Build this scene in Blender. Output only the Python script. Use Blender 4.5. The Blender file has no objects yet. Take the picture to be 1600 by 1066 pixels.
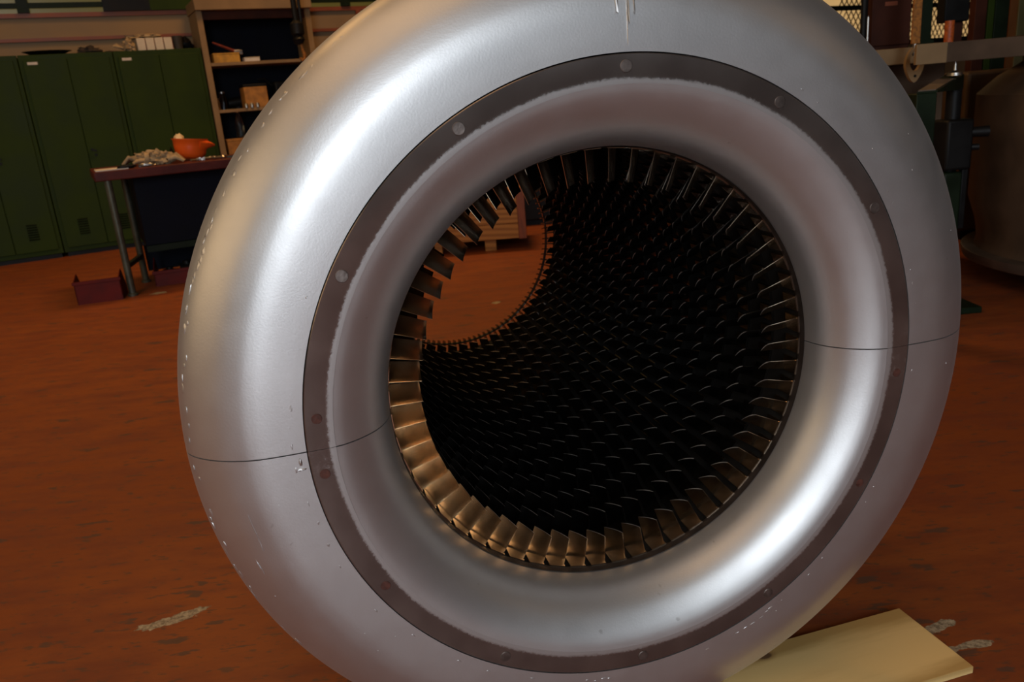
import bpy, math, random
from mathutils import Vector, Matrix, noise
R = math.radians
random.seed(7)
scene = bpy.context.scene
COL = scene.collection
# ------------------------------------------------------------------ camera
F = 1244.0; PITCH = .29329048; ROLL = .08369809
S = .555                                   # metres per fitted unit
CAM_H = 1.0798
fw = Vector((0, math.cos(PITCH), -math.sin(PITCH)))
rt = Vector((1, 0, 0)); dn = fw.cross(rt)
r2 = rt*math.cos(ROLL) + dn*math.sin(ROLL)
d2 = dn*math.cos(ROLL) - rt*math.sin(ROLL)
cam_data = bpy.data.cameras.new('camera'); cam = bpy.data.objects.new('camera', cam_data)
COL.objects.link(cam)
up = -d2; bk = -fw
cam.matrix_world = Matrix(((r2.x, up.x, bk.x, 0), (r2.y, up.y, bk.y, 0), (r2.z, up.z, bk.z, CAM_H), (0, 0, 0, 1)))
cam_data.sensor_width = 36; cam_data.lens = F*36/1600
cam_data.clip_start = .02; cam_data.clip_end = 100
cam_data.dof.use_dof = True; cam_data.dof.focus_distance = 1.25; cam_data.dof.aperture_fstop = 9
scene.camera = cam
O = Vector((0, 0, CAM_H))
def ray(x, y): return r2*((x-800)/F) + d2*((y-533)/F) + fw
def fl(x, y, h=0.0):
    d = ray(x, y); return O + d*((h-CAM_H)/d.z)
def at_y(x, y, Y):
    d = ray(x, y); return O + d*(Y/d.y)
# locker-wall frame: s along the wall, t away from the camera
A0 = Vector((-4.604, 7.272, 0)); WA = R(27.5566)
dS = Vector((math.cos(WA), math.sin(WA), 0)); dT = Vector((-math.sin(WA), math.cos(WA), 0))
def W(s, t, z=0): return A0 + dS*s + dT*t + Vector((0, 0, z))
def lt(x, y, t):
    d = ray(x, y); P0 = A0 + dT*t
    P = O + d*((P0-O).dot(dT)/d.dot(dT)); return (P-A0).dot(dS), P.z

# ------------------------------------------------------------------ mesh helper
class MB:
    def __init__(s): s.v = []; s.f = []; s.tip = []
    def add(s, vs, fs, tip=None):
        o = len(s.v)
        if tip is not None: s.tip.append(len(s.f)+tip)
        s.v += [tuple(x) for x in vs]; s.f += [tuple(i+o for i in f) for f in fs]; return s
    def box(s, c, size, rot=None):
        x, y, z = [q/2 for q in size]; c = Vector(c)
        vs = [Vector((a*x, b*y, e*z)) for e in (-1, 1) for b in (-1, 1) for a in (-1, 1)]
        if rot is not None: vs = [rot @ q for q in vs]
        return s.add([q+c for q in vs], [(0, 2, 3, 1), (4, 5, 7, 6), (0, 1, 5, 4), (2, 6, 7, 3), (0, 4, 6, 2), (1, 3, 7, 5)])
    def bx(s, x0, x1, y0, y1, z0, z1):
        return s.box(((x0+x1)/2, (y0+y1)/2, (z0+z1)/2), (abs(x1-x0), abs(y1-y0), abs(z1-z0)))
    def bar(s, p0, p1, w, h, roll=0):
        p0 = Vector(p0); p1 = Vector(p1); d = p1-p0
        q = d.to_track_quat('X', 'Z').to_matrix()
        if roll: q = q @ Matrix.Rotation(roll, 3, 'X')
        return s.box((p0+p1)/2, (d.length, w, h), q)
    def tube(s, path, r, n=10, cap=True):
        path = [Vector(p) for p in path]; m = len(path)
        rr = r if isinstance(r, (list, tuple)) else [r]*m
        vs = []
        d0 = (path[1]-path[0]).normalized()
        nrm = d0.orthogonal().normalized()
        for i, p in enumerate(path):
            d = (path[min(i+1, m-1)]-path[max(i-1, 0)]).normalized()
            nrm = (nrm - d*nrm.dot(d)).normalized(); b = d.cross(nrm)
            for k in range(n):
                a = 2*math.pi*k/n; vs.append(p + (nrm*math.cos(a)+b*math.sin(a))*rr[i])
        fs = [(i*n+k, i*n+(k+1) % n, (i+1)*n+(k+1) % n, (i+1)*n+k) for i in range(m-1) for k in range(n)]
        if cap: fs += [tuple(range(n))[::-1], tuple((m-1)*n+k for k in range(n))]
        return s.add(vs, fs)
    def lathe(s, prof, n=48, c=(0, 0, 0), M=None):          # closed around local z, prof (r, z)
        c = Vector(c); vs = []
        for r, z in prof:
            for k in range(n):
                a = 2*math.pi*k/n; q = Vector((r*math.cos(a), r*math.sin(a), z))
                vs.append((M @ q if M is not None else q) + c)
        m = len(prof)
        fs = [(i*n+k, i*n+(k+1) % n, (i+1)*n+(k+1) % n, (i+1)*n+k) for i in range(m-1) for k in range(n)]
        if prof[0][0] > 1e-6: fs.append(tuple(range(n))[::-1])
        if prof[-1][0] > 1e-6: fs.append(tuple((m-1)*n+k for k in range(n)))
        return s.add(vs, fs)
    def blob(s, c, rad, amp=.25, fr=3.0, seed=0, nu=20, nv=12, rot=None, flat=None):
        c = Vector(c); vs = []
        for i in range(nv+1):
            th = math.pi*i/nv
            for k in range(nu):
                a = 2*math.pi*k/nu
                q = Vector((math.sin(th)*math.cos(a), math.sin(th)*math.sin(a), math.cos(th)))
                w = 1 + amp*noise.noise(q*fr+Vector((seed*7.3, seed*1.7, 0)))*1.6
                p = Vector((q.x*rad[0]*w, q.y*rad[1]*w, q.z*rad[2]*w))
                if rot is not None: p = rot @ p
                p += c
                if flat is not None and p.z < flat: p.z = flat
                vs.append(p)
        fs = [(i*nu+k, (i+1)*nu+k, (i+1)*nu+(k+1) % nu, i*nu+(k+1) % nu) for i in range(nv) for k in range(nu)]
        return s.add(vs, fs)
    def build(s, name, m, parent=None, bev=0, smooth=True, ang=35):
        me = bpy.data.meshes.new(name); me.from_pydata(s.v, [], s.f); me.update()
        me.materials.append(m)
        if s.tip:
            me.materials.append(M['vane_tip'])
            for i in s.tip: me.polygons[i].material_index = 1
        if smooth:
            me.shade_smooth(); me.set_sharp_from_angle(angle=R(ang))
        o = bpy.data.objects.new(name, me); COL.objects.link(o)
        if parent is not None: o.parent = parent
        if bev:
            b = o.modifiers.new('bevel', 'BEVEL'); b.width = bev; b.segments = 2; b.limit_method = 'ANGLE'; b.angle_limit = R(40)
        return o
def tag(o, label, cat, group=None, kind=None):
    o['label'] = label; o['category'] = cat
    if group: o['group'] = group
    if kind: o['kind'] = kind
    return o
def thing(name, label, cat, loc=(0, 0, 0), rz=0, group=None):
    o = bpy.data.objects.new(name, None); COL.objects.link(o); o.empty_display_size = .1
    o.location = loc; o.rotation_euler = (0, 0, rz)
    return tag(o, label, cat, group)
def struct(o): o['kind'] = 'structure'; return o
def place(o, loc, rz=0): o.location = loc; o.rotation_euler = (0, 0, rz); return o

# ------------------------------------------------------------------ materials
def nodes(name):
    m = bpy.data.materials.new(name); m.use_nodes = True
    nt = m.node_tree; return m, nt, nt.nodes['Principled BSDF']
def N(nt, t, **kw):
    n = nt.nodes.new(t)
    for k, v in kw.items():
        if k in n.inputs: n.inputs[k].default_value = v
        else: setattr(n, k, v)
    return n
def math_(nt, op, a, b=None, c=None, clamp=False):
    n = nt.nodes.new('ShaderNodeMath'); n.operation = op; n.use_clamp = clamp
    for i, q in enumerate((a, b, c)):
        if q is None: continue
        if isinstance(q, (int, float)): n.inputs[i].default_value = q
        else: nt.links.new(q, n.inputs[i])
    return n.outputs[0]
def mixc(nt, fac, a, b):
    n = nt.nodes.new('ShaderNodeMix'); n.data_type = 'RGBA'
    for sock, q in ((n.inputs[0], fac), (n.inputs[6], a), (n.inputs[7], b)):
        if isinstance(q, (int, float)): sock.default_value = q
        elif isinstance(q, tuple): sock.default_value = (*q, 1) if len(q) == 3 else q
        else: nt.links.new(q, sock)
    return n.outputs[2]
def ramp(nt, src, p0, p1, v0=0., v1=1.):
    n = nt.nodes.new('ShaderNodeMapRange'); n.interpolation_type = 'SMOOTHSTEP'
    n.inputs[1].default_value = p0; n.inputs[2].default_value = p1; n.inputs[3].default_value = v0; n.inputs[4].default_value = v1
    nt.links.new(src, n.inputs[0]); return n.outputs[0]
def coords(nt, scale=(1, 1, 1), rz=0, kind='Object'):
    tc = nt.nodes.new('ShaderNodeTexCoord'); mp = nt.nodes.new('ShaderNodeMapping')
    mp.inputs['Scale'].default_value = scale; mp.inputs['Rotation'].default_value = (0, 0, rz)
    nt.links.new(tc.outputs[kind], mp.inputs['Vector']); return mp.outputs['Vector']
def tex(nt, vec, scale, detail=4, rough=.55):
    n = N(nt, 'ShaderNodeTexNoise'); n.inputs['Scale'].default_value = scale
    n.inputs['Detail'].default_value = detail; n.inputs['Roughness'].default_value = rough
    nt.links.new(vec, n.inputs['Vector']); return n.outputs['Fac']
def bump(nt, bs, h, strength, dist=.01):
    b = nt.nodes.new('ShaderNodeBump'); b.inputs['Strength'].default_value = strength; b.inputs['Distance'].default_value = dist
    nt.links.new(h, b.inputs['Height']); nt.links.new(b.outputs[0], bs.inputs['Normal'])
def mat(name, c, rough=.5, metal=0., var=.25, scale=6., bmp=.05, bscale=60., stretch=(1, 1, 1), spec=.5, trans=0.):
    m, nt, bs = nodes(name)
    v = coords(nt, stretch)
    n = tex(nt, v, scale)
    dk = tuple(q*(1-var) for q in c); lt_ = tuple(min(1, q*(1+var)) for q in c)
    nt.links.new(mixc(nt, ramp(nt, n, .3, .7), dk, lt_), bs.inputs['Base Color'])
    nt.links.new(ramp(nt, n, .3, .7, rough*.88, min(1, rough*1.12)), bs.inputs['Roughness'])
    bs.inputs['Metallic'].default_value = metal
    bs.inputs['Specular IOR Level'].default_value = spec
    if trans: bs.inputs['Transmission Weight'].default_value = trans
    if bmp: bump(nt, bs, tex(nt, v, bscale, 3), bmp, .004)
    return m
def emit(name, c, strength, var=.2, scale=3.):
    m, nt, bs = nodes(name)
    n = tex(nt, coords(nt), scale)
    cc = mixc(nt, n, tuple(q*(1-var) for q in c), c)
    nt.links.new(cc, bs.inputs['Emission Color']); bs.inputs['Emission Strength'].default_value = strength
    bs.inputs['Base Color'].default_value = (*[q*.15 for q in c], 1); bs.inputs['Roughness'].default_value = .3
    return m
HZ = 1.165*S

def silver_mat():
    m, nt, bs = nodes('silver_paint')
    v = coords(nt)
    a = tex(nt, v, 5, 5); b = tex(nt, v, 330, 2); c = tex(nt, v, 26, 4)
    col = mixc(nt, ramp(nt, a, .35, .7), (.60, .592, .585), (.655, .648, .64))
    specks = ramp(nt, tex(nt, v, 38, 2), .74, .80)
    col = mixc(nt, math_(nt, 'MULTIPLY', specks, .5), col, (.33, .31, .29))
    nt.links.new(col, bs.inputs['Base Color'])
    bs.inputs['Metallic'].default_value = .91
    nt.links.new(ramp(nt, c,   .3, .7, .44, .465), bs.inputs['Roughness'])
    h = math_(nt, 'ADD', math_(nt, 'MULTIPLY', b, .45), math_(nt, 'MULTIPLY', c, .12))
    bump(nt, bs, h, .15, .0015)
    return m
def ring_mat():
    m, nt, bs = nodes('bare_steel_ring')
    tc = nt.nodes.new('ShaderNodeTexCoord'); sp = nt.nodes.new('ShaderNodeSeparateXYZ'); nt.links.new(tc.outputs['Object'], sp.inputs[0])
    zz = math_(nt, 'SUBTRACT', sp.outputs[2], HZ)
    r = math_(nt, 'SQRT', math_(nt, 'ADD', math_(nt, 'MULTIPLY', sp.outputs[0], sp.outputs[0]), math_(nt, 'MULTIPLY', zz, zz)))
    v = tc.outputs['Object']
    n1 = tex(nt, v, 6, 2); n2 = tex(nt, v, 160, 4, .7)
    edge = math_(nt, 'ADD', math_(nt, 'MULTIPLY', n1, .016*S), math_(nt, 'MULTIPLY', n2, .014*S))
    bound = math_(nt, 'ADD', edge, (.809-.015)*S)
    k = math_(nt, 'SUBTRACT', bound, r)
    fac = ramp(nt, k, -.0034, .0026)
    # overspray dust either side of the two joint lines
    near = ramp(nt, math_(nt, 'ABSOLUTE', math_(nt, 'ADD', zz, .012)), .07, .01)
    dust = math_(nt, 'MULTIPLY', near, ramp(nt, tex(nt, v, 22, 5, .75), .5, .62))
    fac = math_(nt, 'MAXIMUM', fac, math_(nt, 'MULTIPLY', dust, .45))
    base = mixc(nt, ramp(nt, tex(nt, v, 9, 4), .35, .65), (.20, .165, .15), (.27, .23, .21))
    nt.links.new(mixc(nt, fac, base, (.56, .55, .54)), bs.inputs['Base Color'])
    bs.inputs['Metallic'].default_value = .8
    nt.links.new(ramp(nt, fac, 0, 1, .20, .42), bs.inputs['Roughness'])
    bump(nt, bs, math_(nt, 'ADD', fac, math_(nt, 'MULTIPLY', n2, .3)), .12, .001)
    return m
def floor_mat():
    m, nt, bs = nodes('red_floor_paint')
    rz = -R(14)
    v = coords(nt); vs = coords(nt, (1, 3.2, 1), rz)
    big = tex(nt, v, .7, 4); mid = tex(nt, vs, 3.0, 6, .65); fine = tex(nt, vs, 26, 5, .7)
    c = mixc(nt, ramp(nt, big, .35, .65), (.235, .058, .014), (.285, .076, .019))
    c = mixc(nt, ramp(nt, mid, .35, .7), c, (.175, .042, .016))
    c = mixc(nt, math_(nt, 'MULTIPLY', ramp(nt, fine,   .52, .70), .6), c, (.15, .055, .028))
    d1 = ramp(nt, tex(nt, vs, 6.5, 4, .6), .61, .645)
    c = mixc(nt, math_(nt, 'MULTIPLY', d1, .8), c, (.085, .05, .035))
    d2_ = ramp(nt, tex(nt, vs, 19, 4, .6), .595, .64)
    c = mixc(nt, math_(nt, 'MULTIPLY', d2_, .75), c, (.10, .05, .03))
    # paint chips, bare concrete showing
    tc = nt.nodes.new('ShaderNodeTexCoord')
    wob = nt.nodes.new('ShaderNodeTexNoise'); wob.inputs['Scale'].default_value = 24; wob.inputs['Detail'].default_value = 9; wob.inputs['Roughness'].default_value = .7
    nt.links.new(tc.outputs['Object'], wob.inputs['Vector'])
    chips = None
    for (cx, cy, ax_, ay_, ang) in CHIPS:
        mp = nt.nodes.new('ShaderNodeMapping'); mp.vector_type = 'TEXTURE'
        mp.inputs['Location'].default_value = (cx, cy, 0); mp.inputs['Rotation'].default_value = (0, 0, ang); mp.inputs['Scale'].default_value = (ax_, ay_, 1)
        nt.links.new(tc.outputs['Object'], mp.inputs['Vector'])
        ln = nt.nodes.new('ShaderNodeVectorMath'); ln.operation = 'LENGTH'; nt.links.new(mp.outputs[0], ln.inputs[0])
        q = math_(nt, 'ADD', ln.outputs['Value'], math_(nt, 'MULTIPLY', math_(nt, 'SUBTRACT', wob.outputs['Fac'], .5), 3.0))
        q = ramp(nt, q, 1.0, .93)
        chips = q if chips is None else math_(nt, 'MAXIMUM', chips, q)
    conc = mixc(nt, ramp(nt, tex(nt, v, 90, 6, .7), .35, .65), (.16, .12, .075), (.44, .36, .24))
    c = mixc(nt, chips, c, conc)
    nt.links.new(c, bs.inputs['Base Color'])
    rg = math_(nt, 'ADD', ramp(nt, mid, .3, .7, .42, .58), math_(nt, 'MULTIPLY', chips, .3))
    nt.links.new(rg, bs.inputs['Roughness'])
    bs.inputs['Specular IOR Level'].default_value = .35
    h = math_(nt, 'SUBTRACT', math_(nt, 'ADD', math_(nt, 'MULTIPLY', fine, .4), math_(nt, 'MULTIPLY', mid, .5)), math_(nt, 'MULTIPLY', chips, .8))
    bump(nt, bs, h, .25, .004)
    return m
def pine_mat(name, c1, c2, axis='x', rough=.6, knot=None):
    m, nt, bs = nodes(name)
    st = (1.4, 11, 11) if axis == 'x' else (11, 11, 1.4)
    v = coords(nt, st)
    n = tex(nt, v, 1.6, 4, .6)
    w = N(nt, 'ShaderNodeTexWave'); w.inputs['Scale'].default_value = .8; w.inputs['Distortion'].default_value = 2.2; w.inputs['Detail'].default_value = 3; w.inputs['Detail Scale'].default_value = .7
    w.wave_type = 'RINGS'; w.rings_direction = 'SPHERICAL'
    sh_ = nt.nodes.new('ShaderNodeVectorMath'); sh_.operation = 'ADD'; sh_.inputs[1].default_value = (.35, 1.1, 2.0); nt.links.new(v, sh_.inputs[0])
    nt.links.new(sh_.outputs[0], w.inputs['Vector'])
    g = math_(nt, 'ADD', math_(nt, 'MULTIPLY', n, .6), math_(nt, 'MULTIPLY', w.outputs['Fac'], .4))
    c = mixc(nt, ramp(nt, g, .32, .66), c1, c2)
    kn = ramp(nt, tex(nt, coords(nt, (1, 1.6, 1)), 13, 1, .3), .76, .80)
    c = mixc(nt, math_(nt, 'MULTIPLY', kn, .7), c, tuple(q*.35 for q in c1))
    if knot:
        tc = nt.nodes.new('ShaderNodeTexCoord'); mp = nt.nodes.new('ShaderNodeMapping'); mp.vector_type = 'TEXTURE'
        mp.inputs['Location'].default_value = (*knot, .015); mp.inputs['Scale'].default_value = (.017, .009, .02)
        nt.links.new(tc.outputs['Object'], mp.inputs['Vector'])
        ln = nt.nodes.new('ShaderNodeVectorMath'); ln.operation = 'LENGTH'; nt.links.new(mp.outputs[0], ln.inputs[0])
        kk = math_(nt, 'ADD', ln.outputs['Value'], math_(nt, 'MULTIPLY', math_(nt, 'SUBTRACT', n, .5), .6))
        c = mixc(nt, ramp(nt, kk, 1.8, .7, 0, .55), c, (.30, .15, .05))
        c = mixc(nt, ramp(nt, kk, 1.0, .6, 0, .85), c, (.10, .05, .025))
    nt.links.new(c, bs.inputs['Base Color']); bs.inputs['Roughness'].default_value = rough
    bump(nt, bs, g, .2, .002)
    return m
CHIPS = [(-.838, 1.586, .062, .017, R(20)), (-.80, 1.612, .035, .012, R(22)), (.835, 1.285, .06, .010, R(10)), (.80, 1.345, .045, .012, R(20)), (-.072, 4.345, .028, .022, .2), (-2.407, 5.427, .05, .04, .3)]
M = {}
M['silver'] = silver_mat(); M['ring'] = ring_mat(); M['floor'] = floor_mat()
M['vane'] = mat('lit_vane_steel', (.84, .67, .49), .2, 1., .05, 30, 0)  # first row: warm reflected light put into a bright bronze base
M['vane_in'] = mat('shaded_vane_steel', (.24, .22, .20), .23, 1., .1, 30, 0)  # same steel darkened to paint the shade deeper in the bore
M['vane_tip'] = mat('glint_vane_tip', (.46, .42, .38), .42, .5, .3, 60, 0)  # paler, rougher tip faces put the glints of light into the colour
M['bore'] = mat('shaded_bore', (.012, .011, .010), .7, 0, .3, 12, .1, 80, spec=.1)  # shade between the vanes put into a near-black wall colour
M['band'] = mat('dark_throat_band', (.05, .038, .032), .45, .6, .3, 20, .1, 120)
M['cast'] = mat('grey_cast_iron', (.16, .15, .14), .6, .5, .3, 8, .2, 60)
M['plug'] = mat('steel_plug', (.17, .14, .125), .42, .8, .25, 60, .1, 200)
M['rust'] = mat('rusty_plug', (.09, .03, .02), .7, .2, .4, 90, .3, 200)
M['green'] = mat('green_enamel', (.022, .040, .0045), .55, 0, .15, 2.5, .04, 50, spec=.12)
M['green_dk'] = mat('dark_green_enamel', (.007, .014, .006), .5, 0, .3, 5, .05, 60, spec=.15)
M['olive'] = mat('olive_steel', (.10, .085, .03), .5, .1, .2, 5)
M['beige'] = mat('beige_wall_paint', (.25, .165, .085), .7, 0, .1, 2, .04, 40)
M['beige_m'] = mat('beige_steel', (.25, .165, .085), .6, 0, .15, 3, spec=.2)
M['trim'] = mat('red_brown_trim', (.20, .05, .018), .5, 0, .2, 4, .05, 60, (1, 8, 8))
M['dark'] = mat('black_steel', (.006, .006, .006), .5, 0, .3, 8, spec=.2)
M['navy'] = mat('navy_steel', (.003, .004, .009), .6, 0, .3, 5, spec=.1)
M['tabletop'] = mat('oxblood_tabletop', (.075, .012, .008), .5, 0, .25, 8, .05, 60, spec=.2)
M['legs'] = mat('grey_green_legs', (.07, .075, .055), .45, .4, .25, 12)
M['bin'] = mat('dark_red_plastic', (.10, .008, .006), .5, 0, .2, 8, .04, 80, spec=.15)
M['orange_p'] = mat('orange_hat_plastic', (.80, .11, .010), .36, 0, .06, 6, .02, 60)
M['cream'] = mat('cream_liner', (.65, .52, .32), .7, 0, .15, 12)
M['cloth'] = mat('grubby_cotton', (.34, .25, .145), .9, 0, .4, 18, .4, 200)
M['cloth_dk'] = mat('dark_cloth', (.03, .022, .018), .9, 0, .4, 20, .4, 200)
M['paper'] = mat('white_paper', (.62, .58, .52), .7, 0, .1, 8)
M['binder'] = mat('white_binder_card', (.62, .54, .42), .6, 0, .1, 10)
M['yellow'] = mat('ochre_card', (.45, .24, .03), .6, 0, .25, 12)
M['brown_card'] = mat('orange_brown_box', (.36, .16, .03), .6, 0, .25, 14)
M['redtool'] = mat('red_tool_paint', (.20, .04, .025), .35, .3, .25, 20)
M['chrome'] = mat('bright_metal', (.42, .40, .37), .36, 1, .1, 30)
M['brass'] = mat('brass', (.7, .45, .12), .25, 1, .15, 30)
M['pine'] = pine_mat('fresh_pine', (.50, .31, .10), (.82, .58, .24), knot=(-.332, -.028))
M['crate'] = pine_mat('crate_pine', (.30, .115, .018), (.46, .20, .04))
M['batten'] = mat('red_brown_batten', (.22, .06, .025), .6, 0, .25, 8, .1, 50, (8, 8, 1))
M['housing'] = mat('brown_grey_housing', (.085, .055, .035), .5, .1, .35, 3, .15, 25, spec=.25)
M['flange'] = mat('machined_flange', (.22, .175, .14), .38, .8, .2, 8, .1, 50)
M['maroon'] = mat('maroon_steel', (.045, .013, .007), .6, 0, .25, 6, spec=.15)
M['orange_st'] = mat('orange_column_paint', (.16, .05, .01), .6, .0, .2, 4, spec=.2)
M['sling'] = mat('orange_webbing', (.30, .115, .02), .8, 0, .35, 90, .3, 140)
M['mesh_or'] = mat('orange_plastic_mesh', (.42, .08, .012), .5, 0, .4, 70, .3, 120)
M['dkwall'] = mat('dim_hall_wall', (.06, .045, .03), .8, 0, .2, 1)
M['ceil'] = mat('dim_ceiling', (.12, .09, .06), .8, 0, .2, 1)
M['pane_w'] = emit('sodium_lit_pane', (1.0, .62, .25), .55, .15, 2)
M['pane_g'] = emit('dim_green_pane', (.50, .36, .07), .16, .4, 1.5)
M['pane_d'] = emit('daylit_pane', (.75, .88, 1.0), .5, .1, 1)
M['mesh_w'] = mat('window_guard_mesh', (.10, .07, .04), .6, .5, .2, 20)
M['wick'] = mat('dark_wicker', (.03, .025, .02), .7, 0, .3, 40, .4, 100)
m, nt, bs = nodes('clear_bottle_plastic'); M['glass'] = m
n = tex(nt, coords(nt), 20); nt.links.new(ramp(nt, n, 0, 1, .04, .10), bs.inputs['Roughness'])
bs.inputs['Base Color'].default_value = (.95, .93, .88, 1); bs.inputs['Transmission Weight'].default_value = 1; bs.inputs['IOR'].default_value = 1.35

# ------------------------------------------------------------------ room shell (wall frame)
SX0, SX1, T0, T1, CE = -7.0, 18.5, -13.6, .53, 6.0
def room_box(name, s0, s1, t0, t1, z0, z1, m):
    o = MB().bx(s0, s1, t0, t1, z0, z1).build(name, m, smooth=False); o.location = A0; o.rotation_euler = (0, 0, WA); return struct(o)
fo = MB().bx(-16, 22, -16, 24, -.1, 0).build('floor', M['floor'], smooth=False); struct(fo)
room_box('wall_back', SX0, SX1, T1, T1+.2, 0, CE, M['beige'])
room_box('wall_front', SX0, SX1, T0-.2, T0, 0, CE, M['dkwall'])
room_box('wall_left', SX0-.2, SX0, T0, T1, 0, CE, M['dkwall'])
room_box('wall_right', SX1, SX1+.2, T0, T1, 0, CE, M['dkwall'])
room_box('ceiling', SX0-.2, SX1+.2, T0-.2, T1+.2, CE, CE+.15, M['ceil'])
for i, (z0, z1) in enumerate(((2.163, 2.203), (1.955, 1.985))):
    room_box('trim_%d' % (i+1), SX0, 11.0, T1-.03, T1, z0, z1, M['trim'])
room_box('trim_3', 3.86, 3.91, T1-.032, T1, 1.985, 2.163, M['trim'])
# low window strip above the lockers
def wparent(name):
    o = bpy.data.objects.new(name, None); COL.objects.link(o); o.location = A0; o.rotation_euler = (0, 0, WA); return struct(o)
w1 = wparent('window_1')
MB().bx(-6.5, 9.0, T1-.012, T1, 2.205, 3.3).build('window_pane', M['pane_g'], w1, smooth=False)
fr = MB(); fr.bx(-6.5, 9, T1-.05, T1-.012, 2.245, 2.29); fr.bx(-6.5, 9, T1-.05, T1-.012, 2.33, 2.36); fr.bx(-6.5, 9, T1-.05, T1-.012, 3.25, 3.3)
for s_ in (-5.2, -3.2, -1.2, .62, 3.7, 5.7, 7.7): fr.bx(s_, s_+.1, T1-.055, T1-.012, 2.205, 3.3)
fr.build('window_frame', M['green_dk'], w1)
MB().bx(1.34, 1.76, T1-.06, T1-.012, 2.205, 2.9).build('window_panel', M['dark'], w1)
MB().bx(1.76, 2.3, T1-.06, T1-.012, 2.205, 2.9).build('window_panel', M['green'], w1)
# lit guarded window far right
w2 = wparent('window_2')
MB().bx(11.2, 18.3, T1-.012, T1, 1.5, 3.4).build('window_pane', M['pane_w'], w2, smooth=False)
fr = MB()
for z_ in (1.47, 2.02, 2.20, 3.4): fr.bx(11.1, 18.4, T1-.06, T1-.012, z_-.035, z_+.035)
for s_ in (11.15, 12.4, 13.75, 15.1, 16.5, 18.3): fr.bx(s_-.04, s_+.04, T1-.06, T1-.012, 1.47, 3.4)
fr.build('window_frame', M['dark'], w2)
gr = MB()
for i in range(-8, 76):
    for sg in (1, -1):
        x0 = 11.2 + i*.11; x1 = x0 + .9; za, zb = (1.5, 2.75) if sg > 0 else (2.75, 1.5)
        if x0 < 11.1 or x1 > 18.35: continue
        gr.bar((x0, T1-.03, za), (x1, T1-.03, zb), .012, .012)
gr.build('window_grille', M['mesh_w'], w2, smooth=False)
# daylight window behind the photographer
w3 = bpy.data.objects.new('window_3', None); COL.objects.link(w3); struct(w3)
w3.location = W(.5, T0, 0); w3.rotation_euler = (0, 0, WA)

# ------------------------------------------------------------------ compressor casing
AZ = .241353492
root = thing('compressor_casing', 'large silver bell-mouthed compressor casing lying on the red floor, bore full of vanes', 'machine part',
             (.31937133*S, 2*S, 0), AZ)
def arc_lathe(prof, a0, a1, n, dz=0, closed=True, jitter=None):
    """prof: list of (r, axial) in fitted units, swept about the casing axis"""
    mb = MB(); vs = []; m = len(prof)
    full = abs(a1-a0) > 359.9
    k = n if full else n+1
    for i in range(k):
        t = R(a0+(a1-a0)*i/n)
        for r, y in prof: vs.append((r*S*math.cos(t), y*S, HZ+r*S*math.sin(t)+dz))
    fs = []
    for i in range(n):
        j = (i+1) % k
        for q in range(m if closed else m-1):
            p = (q+1) % m; fs.append((i*m+q, i*m+p, j*m+p, j*m+q))
    if not full and closed:
        fs.append(tuple(range(m))[::-1]); fs.append(tuple((k-1)*m+q for q in range(m)))
    mb.add(vs, fs); return mb
def smooth_prof(pts, sub=4):
    out = []
    P = [Vector((a, b)) for a, b in pts]
    for i in range(len(P)-1):
        p0 = P[max(i-1, 0)]; p1 = P[i]; p2 = P[i+1]; p3 = P[min(i+2, len(P)-1)]
        for k in range(sub):
            t = k/sub
            q = .5*((2*p1)+(p2-p0)*t+(2*p0-5*p1+4*p2-p3)*t*t+(3*p1-p0-3*p2+p3)*t**3)
            out.append((q.x, q.y))
    out.append(pts[-1]); return out
lip_f = smooth_prof([(.8665, .0015), (.90, .001), (.95, .002), (.985, .006), (1.02, .0155), (1.07, .039), (1.119, .078), (1.15, .119), (1.163, .16), (1.165, .20)])
lip = lip_f + [(1.165, .34), (1.155, .35), (1.145, .34), (1.145, .20), (1.128, .165), (1.10, .115), (1.055, .065), (1.01, .04), (.95, .026), (.8665, .024)]
bell_f = smooth_prof([(.641, .180), (.6455, .153), (.655, .12), (.672, .087), (.70, .053), (.738, .0245), (.770, .0085), (.7945, .0025)])
bell = bell_f + [(.7945, .024), (.76, .055), (.72, .09), (.69, .14), (.675, .21), (.645, .21), (.641, .20)]
ring = [(.795, .0025), (.81, .001), (.862, .0), (.8642, .0015), (.8642, .024), (.795, .024)]
GAP = .0009
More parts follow.
